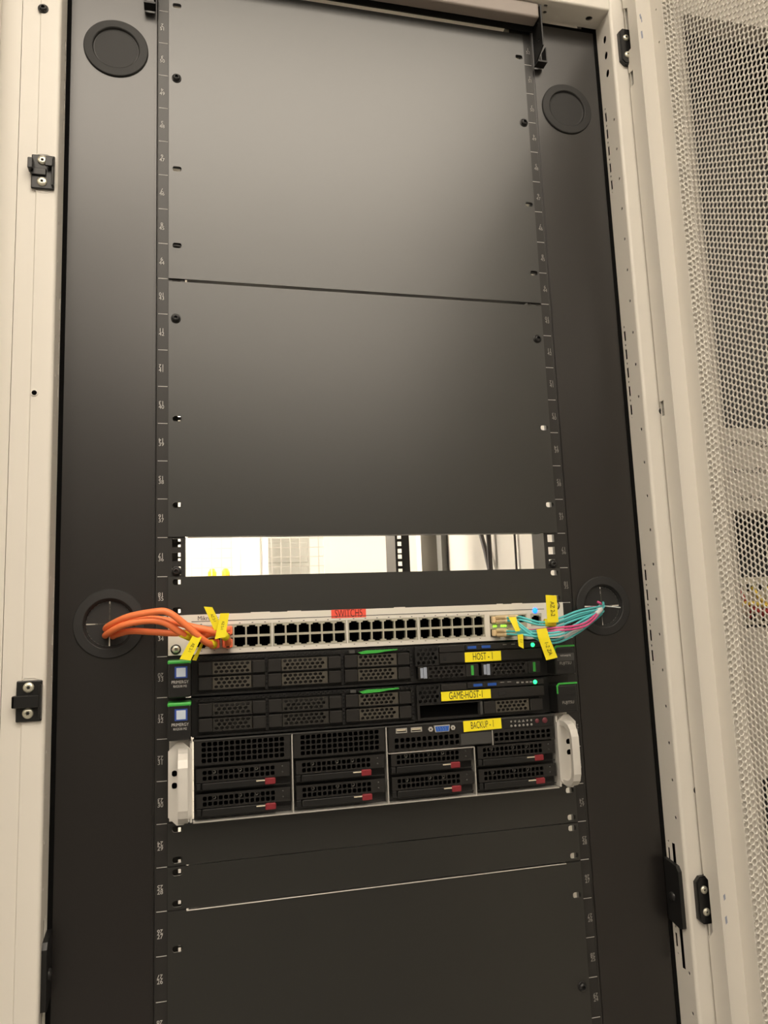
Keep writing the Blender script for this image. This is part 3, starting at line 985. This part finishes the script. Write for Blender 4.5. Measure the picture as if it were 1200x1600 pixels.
    q = MB(); q.plate([(58.2, T-4.9), (75.2, T-4.9), (74.3, T-10.6), (59.3, T-10.6)], [circ(61+i*3.1+(0.8 if j else 0), T-6.4-j*1.4, 0.45, 6) for j in range(3) for i in range(4)], y-3.7, y-3.2); q.build('socket_face', 'vga', vg)
    for x in (53.2, 80.4):
        n_ = MB(); n_.lathe((x, y, T-7.7), [(2.9, 0), (2.9, -2.2), (1.2, -2.4), (1.0, -0.5)], 6, smooth=False); n_.build('hex_nut', 'silver', vg)
    tape(e, 93.5, 141.2, T-13.2, T-0.9, y-1.2, 'yellow', 'ink', 'BACKUP - 1', 11.5, 0.50, tilt=0.02)
    b = MB(); b.rbox(144, 207, y-0.8, y, T-14, T-3.2, 0.4, 1); lp = b.build('light_panel', 'plastic', cm2)
    for i in range(6):
        x = 154 + i*5.2
        g = MB()
        g.lathe((x, y-0.8, T-11.0), [(1.5, 0), (1.2, -0.6), (0, -0.7)], 10)
        if i in (2, 3): g.add([(x-1.9, y-0.95, T-7.2), (x+1.9, y-0.95, T-7.2), (x, y-0.95, T-4.2)], [(0, 1, 2)])
        else: g.add([(x-1.4, y-0.95, T-5.8), (x, y-0.95, T-7.4), (x+1.4, y-0.95, T-5.6), (x, y-0.95, T-4.4)], [(0, 1, 2, 3)])
        g.build('indicator', 'print_dim', lp)
    for x, r in ((187.5, 2.6), (197.5, 3.4)):
        g = MB(); g.lathe((x, y-0.8, T-7.2), [(r, 0), (r, -0.5), (r*0.75, -1.2), (0, -1.2)], 18); g.build('button', 'maroon', lp)
    # eight hot-swap caddies
    for x0, x1 in cols:
        for zt in (K(21.70)-0.4, K(22.30)-0.3):
            zb = zt - 23.6
            b = MB()
            b.plate(rect(x0+2, x1-1, zt-14.6, zt), square_grid(x0+8, x1-17, zt-13.4, zt-1.8, 14, 2, 0.78), y, y+2)
            b.box(x0+2, x1-1, y+2, y+3, zb, zb+1)
            c = b.build('drive_caddy', 'caddy', e)
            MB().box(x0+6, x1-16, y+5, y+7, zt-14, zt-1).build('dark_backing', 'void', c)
            l = MB(); l.rbox(x0+8, x1-18, y-1.5, y+5, zb+1.2, zt-15.4, 0.7, 1); l.rbox(x0+2, x0+7, y-0.5, y+5, zb+1.2, zt-15.4, 0.5, 1)
            l.build('lever', 'plastic', c)
            MB().rbox(x1-28.5, x1-17, y-2.6, y+2, zb+1.8, zt-15.0, 0.8, 1).build('red_latch', 'red', c)
            MB().box(x1-38, x1-28.5, y-1.9, y-1.4, zt-17.6, zt-16.4).build('latch_bar', 'ivory', c)
            for i in range(3):
                g = MB()
                xx = x0 + 14 + (x1-x0)*0.22*(i+0.3) + (5 if i == 1 else 0)
                g.lathe((xx, y+4.5, zt-4.6), [(2.3, 0), (2.1, -0.5), (1.0, -0.6)], 10)
                g.build('drive_screw', 'silver', c)
            for i in range(2):
                g = MB(); g.lathe((x1-9, y, zt-4-6*i), [(1.0, 0), (0.8, -0.4), (0, -0.5)], 8); g.build('drive_light', 'grey', c)
backup_server()

# ------------------------------------------------------------------ orange patch cables
def flag(parent, q, name='flag_label', text=None, size=6, m='yellow', vertical=True):
    o = MB().quad_slab(q, 0.4).build(name, m, parent)
    if text:
        a = [Vector(p) for p in q]
        o_ = (a[0]+a[1]+a[2]+a[3]) / 4
        along = ((a[2]+a[3]) - (a[0]+a[1])).normalized()
        across = ((a[1]+a[2]) - (a[0]+a[3])).normalized()
        t = MB()
        nv = Vector((0, -1.0, 0))
        t.text(text, size, lambda u, v: (o_ + along*u + across*v + nv)[:], 0.8)
        t.build('lettering', 'ink', o)
    return o
def wrap(parent, p, d, r, w, m='yellow'):
    """short band round the cable"""
    P = Vector(p); D = Vector(d).normalized()
    return MB().tube([(P-D*w/2)[:], (P+D*w/2)[:]], r, 14, 1).build('label_band', m, parent)

def rj_boot(parent, x, z, y_end, m='boot'):
    b = MB()
    b.rbox(x-5.6, x+5.6, y_end, -3.4, z-5.0, z+5.0, 1.6, 2)
    b.rbox(x-3.0, x+3.0, y_end-5, y_end+1, z-5.4, z-1.5, 1.0, 1)
    o = b.build('connector_boot', m, parent)
    MB().box(x-1.8, x+1.8, y_end-5.3, y_end-4.8, z-4.4, z-3.2).build('latch_slot', 'ink', o)
    return o
G1 = (-305, -816)
orange = [
    ('orange patch cable arching highest out of the grommet, plugged into a lower socket',
     [(-309, 30, -811), (-308, 6, -811.5), (-302, -14, -808), (-281, -42, -800), (-254, -58, -796), (-240, -62, -797), (-225, -60, -808), (-209, -55, -823), (-199, -46, -831), (-192, -34, -833), (-191, -22, -833)], (-191.2, -832.6)),
    ('orange patch cable passing behind the highest arch to a lower socket',
     [(-300, 30, -812), (-300, 6, -811.5), (-296, -8, -809), (-279, -28, -805), (-255, -38, -803), (-235, -42, -807), (-215, -44, -813), (-195, -46, -818), (-182, -44, -823), (-177, -34, -830), (-177, -22, -833)], (-177.0, -832.6)),
    ('orange patch cable in the middle of the bundle carrying a hanging yellow flag',
     [(-309, 30, -819), (-308.5, 6, -819), (-302, -16, -815.5), (-284, -40, -808), (-260, -52, -805), (-243, -54, -808), (-228, -52, -818), (-217, -46, -824), (-207, -40, -825), (-197, -30, -821), (-191, -20, -819)], (-191.2, -818.4)),
    ('orange patch cable running lowest and straightest from the grommet to the switch',
     [(-300.5, 30, -820), (-300.5, 6, -820), (-295, -8, -818), (-279, -25, -815), (-255, -33, -817), (-235, -36, -819), (-215, -36, -819), (-199, -34, -818), (-184, -28, -818), (-177, -20, -818)], (-177.0, -818.4)),
]
OC = []
for label, pts, (bx, bz) in orange:
    e = empty('patch_cable', pts[-1][0], pts[-1][1], pts[-1][2], label, 'cable', 'orange patch cables')
    MB().tube(pts, 3.55, 14, 8).build('cable_jacket', 'orange', e)
    rj_boot(e, bx, bz, -20)
    OC.append(e)
flag(OC[3], [(-203, -50, -792), (-194, -50, -793), (-184, -50, -815), (-192, -50, -818)], text='AZ 2-1', size=4)
wrap(OC[3], (-190, -31, -818), (1, 0.3, 0), 4.1, 9)
flag(OC[0], [(-186, -58, -800), (-176.5, -56, -800), (-181, -58, -825), (-192, -60, -827)], text='AZ 2-1', size=4)
wrap(OC[0], (-194.5, -39, -832), (0.6, 0.8, -0.2), 4.3, 8)
wrap(OC[1], (-181, -43, -824), (0.5, 0.6, -0.6), 4.3, 7)
flag(OC[2], [(-214, -58, -821), (-205.5, -58, -824), (-217, -58, -848), (-228, -58, -846)], text='AZ 2-1', size=4.5)
wrap(OC[2], (-222, -48.5, -821.6), (1, 0.4, -0.5), 4.2, 12)
flag(OC[1], [(-205, -50, -829), (-202.5, -44, -829), (-211, -44, -849), (-215, -50, -848)], text=None)

# ------------------------------------------------------------------ fibre cables on the right
G2 = (300, -806)
def fibre(label, pts, m, end=None, pale=True, gap=1.7, conn='beige', cut=2):
    e = empty('fiber_cable', pts[-1][0], pts[-1][1], pts[-1][2], label, 'cable', 'fibre cables from the right grommet')
    b = MB()
    for s in (-1, 1):
        b.tube([(x, y + s*0.5, z + s*gap) for x, y, z in pts], 1.35, 8, 7)
    b.build('cable_jacket', m, e)
    if end:
        (ax, ay, az), (bx_, by, bz) = end
        c = MB()
        for s in (-1, 1):
            c.tube([(ax, ay, az + s*2.0), ((ax+bx_)/2, (ay+by)/2, (az+bz)/2 + s*2.6), (bx_, by, bz + s*2.6)], 2.5, 8, 3)
        c.rbox(bx_-5.8, bx_+5.8, by-1, -3.0, bz-4.0, bz+4.0, 0.8, 1)
        c.build('connector', conn, e)
    if pale:
        x, y, z = pts[1]
        MB().tube([(x+1, y+4, z), pts[2]], 3.6, 10, 1).build('pale_sleeve', 'pale', e) if cut == 1 else None
    return e
F1 = fibre('aqua fibre cable curving highest, carrying the tall yellow AZ 2-2 flag',
      [(304, 30, -803), (303, 6, -803), (290, -10, -808), (246, -35, -813), (213, -48, -821), (191, -50, -825), (176, -48, -822), (166, -42, -818), (164.5, -34, -818)], 'aqua',
      ((164.5, -34, -818), (164.5, -8, -818.3)))
F2 = fibre('aqua fibre cable in the middle of the fan, without any flag',
      [(298, 30, -804), (298, 6, -804.5), (290, -9, -811), (240, -38, -820), (210, -46, -828), (191, -46, -834), (176, -42, -835), (167, -36, -834), (164.5, -30, -834)], 'aqua',
      ((164.5, -30, -834), (164.5, -8, -834.2)))
F3 = fibre('aqua fibre cable sweeping lowest in front to the lower optical cage',
      [(303, 30, -810.5), (302, 6, -810.5), (288, -11, -814), (249, -40, -824), (212, -56, -836), (181, -60, -838), (165, -56, -836), (155, -44, -834.5), (150, -34, -834)], 'aqua',
      ((150, -34, -834), (148.5, -8, -834.2)))
F4 = fibre('aqua fibre cable dipping under the others and crossing back up to the switch',
      [(298, 30, -814), (298, 6, -814), (287, -10, -817), (244, -36, -835), (209, -48, -846), (186, -54, -844), (170, -58, -836), (160, -54, -827), (155, -46, -820), (151, -36, -818)], 'aqua',
      ((151, -36, -818), (148.5, -8, -818.3)))
F5 = fibre('pink fibre cable among the aqua ones beside the right grommet',
      [(294, 30, -809), (294, 6, -809), (283, -15, -815), (252, -42, -827), (228, -54, -831), (207, -56, -832), (194, -46, -833), (186, -28, -834), (184, -20, -834)], 'pink',
      ((184, -20, -834), (182, -8, -834.2)), conn='beige')
# pale heat-shrink sleeves where the bundle enters the grommet
MB().tube([(299, 4, -807), (286, -12, -812), (276, -18, -816)], 4.0, 10, 4).build('pale_sleeve', 'pale', F4)
MB().tube([(249, -33, -832), (232, -40, -838), (218, -45, -843)], 2.5, 10, 4).build('pale_sleeve', 'pale', F4)
MB().tube([(300, 4, -806), (289, -12, -803), (284, -14, -801)], 1.6, 8, 4).build('loose_strand', 'pink', F5)
MB().tube([(301, 4, -806), (312, -6, -808), (320, -6, -809)], 0.8, 6, 4).build('loose_strand', 'pale', F1)
flag(F1, [(192, -58, -791.5), (206, -58, -792.5), (206.3, -58, -824), (192, -58, -824)], text='AZ 2-2', size=7.5)
wrap(F1, (199, -49.5, -824.3), (1, 0, -0.1), 4.6, 13)
flag(F3, [(175.5, -66, -841.5), (189, -66, -840.5), (198, -66, -864.5), (183.5, -66, -867)], text='1-2 ZA', size=7)
flag(F3, [(174, -65, -831), (187, -65, -830), (189, -66, -840.5), (175.5, -66, -841.5)], name='flag_fold')
flag(F4, [(154, -56, -836.5), (161, -56, -836), (160.5, -56, -853), (154.5, -56, -849.5)], text='1-1', size=4)
flag(F4, [(145.5, -52, -815.5), (154, -54, -816), (157.5, -56, -832), (152, -56, -833)], name='flag_fold')

# ------------------------------------------------------------------ neighbouring racks
nl = empty('server_rack', -810, 0, FLOOR, 'closed cream server rack standing left of the open one', 'rack')
b = MB()
b.box(-1208, -403.6, YF+1.2, 968, BASE, 112)
b.build('cabinet_body', 'paint', nl)
MB().rbox(-1200, -424, -75, -38, BASE+60, 100, 3, 2).build('closed_door', 'paint', nl)
nr = empty('server_rack', 880, 0, FLOOR, 'neighbouring cream rack seen through the holes of the open door', 'rack')
MB().box(407, 478, -37, -18, BASE, 112).box(407, 411, -18, 960, BASE, 112).build('post', 'paint_shaded', nr)
MB().box(1130, 1208, -37, -18, BASE, 112).box(1204, 1208, -18, 960, BASE, 112).build('post', 'paint_shaded', nr)
MB().box(478, 1130, -37, -5, 45, 112).build('top_beam', 'paint_shaded', nr)
MB().box(411, 1204, 960, 966, BASE, 112).box(411, 1204, -5, 960, 108, 112).build('rear_skin', 'black', nr)
MB().box(478, 1130, 90, 94, BASE+50, 45).build('dark_liner', 'black', nr)
MB().box(407, 1208, -20, 960, FLOOR, BASE+50).build('plinth', 'black', nr)
def plain_device(z1, z0, label, texts, cat, name):
    e = empty(name, 800, 0, z0, label, cat)
    MB().rbox(479, 1129, -20, 60, z0, z1, 1.5, 2).build('front_panel', 'paint_shaded', e)
    t = MB()
    for x, z, s_ in texts:
        t.text(s_, 12, lambda u, v: (x+u, -20.2, z+v), 1.0, 'LEFT')
    if texts: t.build('lettering', 'ink', e)
    for x in (700, 900):
        MB().rbox(x, x+60, -26, -20, (z0+z1)/2-8, (z0+z1)/2+8, 1.5, 1).build('pull', 'black', e)
plain_device(-570, -686, 'pale front panel with three lines of dark printing in the neighbouring rack',
             [(500, -592, 'S2nn2V0Q2'), (500, -630, 'o-nn2020e'), (500, -668, 'vSanCa0')], 'device', 'storage_unit')
plain_device(-842, -1034, 'plain tall pale panel under the coloured cables in the neighbouring rack', [(530, -856, '4')], 'device', 'storage_unit')
pp = empty('patch_bay', 800, 0, -840, 'grey patch panel with red and yellow leads in the neighbouring rack', 'patch panel')
b = MB()
b.plate(rect(479, 1129, -838, -775), [rect(490+i*16, 501+i*16, z, z+10) for i in range(39) for z in (-794, -834)], -14, -11)
b.build('front_panel', 'shield', pp)
MB().box(479, 1129, -9, 40, -838, -775).build('housing', 'black', pp)
random.seed(11)
for i in range(12):
    x = 484 + i*11
    z = -800 - random.uniform(0, 22)
    mm, nme = random.choice([('redcable', 'red'), ('redcable', 'red'), ('yellowcable', 'yellow')])
    pts = [(x, -11, -789 if i % 2 else -829), (x+4, -30, z), (x+40, -40, z - 4), (x+90, -36, z+random.uniform(-8, 8)), (x+130, -12, -789)]
    c = MB().tube(pts, 2.8, 8, 5)
    o = c.build('patch_lead', mm, None, (x, -11, -829))
    tag(o, nme + ' patch lead looped across the neighbouring patch panel', 'cable', nme + ' leads on the neighbouring patch panel')

# ------------------------------------------------------------------ what shows through the open slot
# hanging cables inside the rack, along its right side panel
for pts, r, t in (([(378, 690, 60), (376, 660, -500), (374, 560, -760), (374, 540, -1100), (376, 560, BASE+60)], 5.0, 'dark cable slanting down the inside of the right side panel'),
                  ([(376, 570, 60), (375, 570, -600), (375, 566, -1000), (376, 570, BASE+60)], 5.0, 'thick dark cable hanging straight down inside the rack'),
                  ([(381, 455, 60), (381, 452, -600), (381, 455, -1000), (381, 455, BASE+60)], 2.2, 'thin dark cable hanging inside the rack near the front')):
    o = MB().tube(pts, r, 10, 6).build('hanging_cable', 'blackcable', None, pts[-1])
    tag(o, t, 'cable', 'cables hanging inside the rack')

def mesh_panel(x0, x1, y, label):
    e = empty('mesh_partition', (x0+x1)/2, y, FLOOR, label, 'partition', 'wire mesh partitions')
    h0, h1 = FLOOR+60, 300
    f = MB(); f.box(x0, x0+30, y, y+30, FLOOR, h1).box(x1-30, x1, y, y+30, FLOOR, h1).box(x0, x1, y, y+30, h1, h1+30).box(x0, x1, y, y+30, h0-30, h0)
    f.build('frame', 'paint', e)
    g = MB()
    x = x0 + 48
    while x < x1:
        g.box(x-2.2, x+2.2, y+4, y+8, h0, h1); x += 48
    z = h0
    while z < h1:
        g.box(x0, x1, y+8, y+12, z-2.2, z+2.2); z += 48
    w = g.build('wire_mesh', 'galv', e); w['kind'] = 'stuff'
mesh_panel(-1900, 10, 3000, 'wire mesh partition left of the pale column behind the rack')
mesh_panel(125, 470, 3000, 'narrow wire mesh partition right of the pale column behind the rack')
o = MB().rbox(20, 115, 2990, 3080, FLOOR, CEIL-1, 4, 2).build('column', 'paint', None, (67, 3035, FLOOR)); tag(o, 'pale square column between the mesh partitions', 'column')
cb = empty('equipment_cabinet', 350, 3350, FLOOR, 'pale grey equipment cabinet standing behind the wire mesh', 'cabinet')
b = MB(); b.rbox(100, 420, 3350, 3800, FLOOR, -330, 6, 2); b.build('body', 'steelblue', cb)
for i in range(4):
    MB().rbox(115, 405, 3344, 3350, -360-i*130-110, -360-i*130, 2, 1).build('drawer', 'steelblue', cb)
sg = empty('safety_lamp', -80, 3300, -560, 'small amber lamps on a post behind the mesh', 'lamp')
MB().box(-95, -65, 3290, 3310, FLOOR, -560).build('post', 'paint', sg)
for x in (-115, -45):
    MB().lathe((x, 3300, -560), [(22, 0), (22, 40), (12, 60), (0, 62)], 16, 'z').build('amber_dome', 'amber', sg)
MB().box(-140, -20, 3285, 3315, -575, -560).build('bracket', 'paint', sg)
# hanging tube lamps in the far room
for x, t in ((-330, 'hanging tube lamp at the far left behind the mesh'), (-120, 'hanging tube lamp nearer the pale column behind the mesh')):
    e = empty('tube_lamp', x, 4300, CEIL, t, 'lamp', 'hanging tube lamps in the far room')
    MB().box(x-4, x+4, 4296, 4304, -150, CEIL).build('stem', 'paint', e)
    MB().box(x-75, x+75, 4270, 4330, -165, -150).build('housing', 'paint', e)
    m = MT['lamp'].copy(); m.node_tree.nodes['Principled BSDF'].inputs['Emission Strength'].default_value = 40
    MB().tube([(x-70, 4300, -190), (x+70, 4300, -190)], 26, 12, 1).build('tube', m, e)
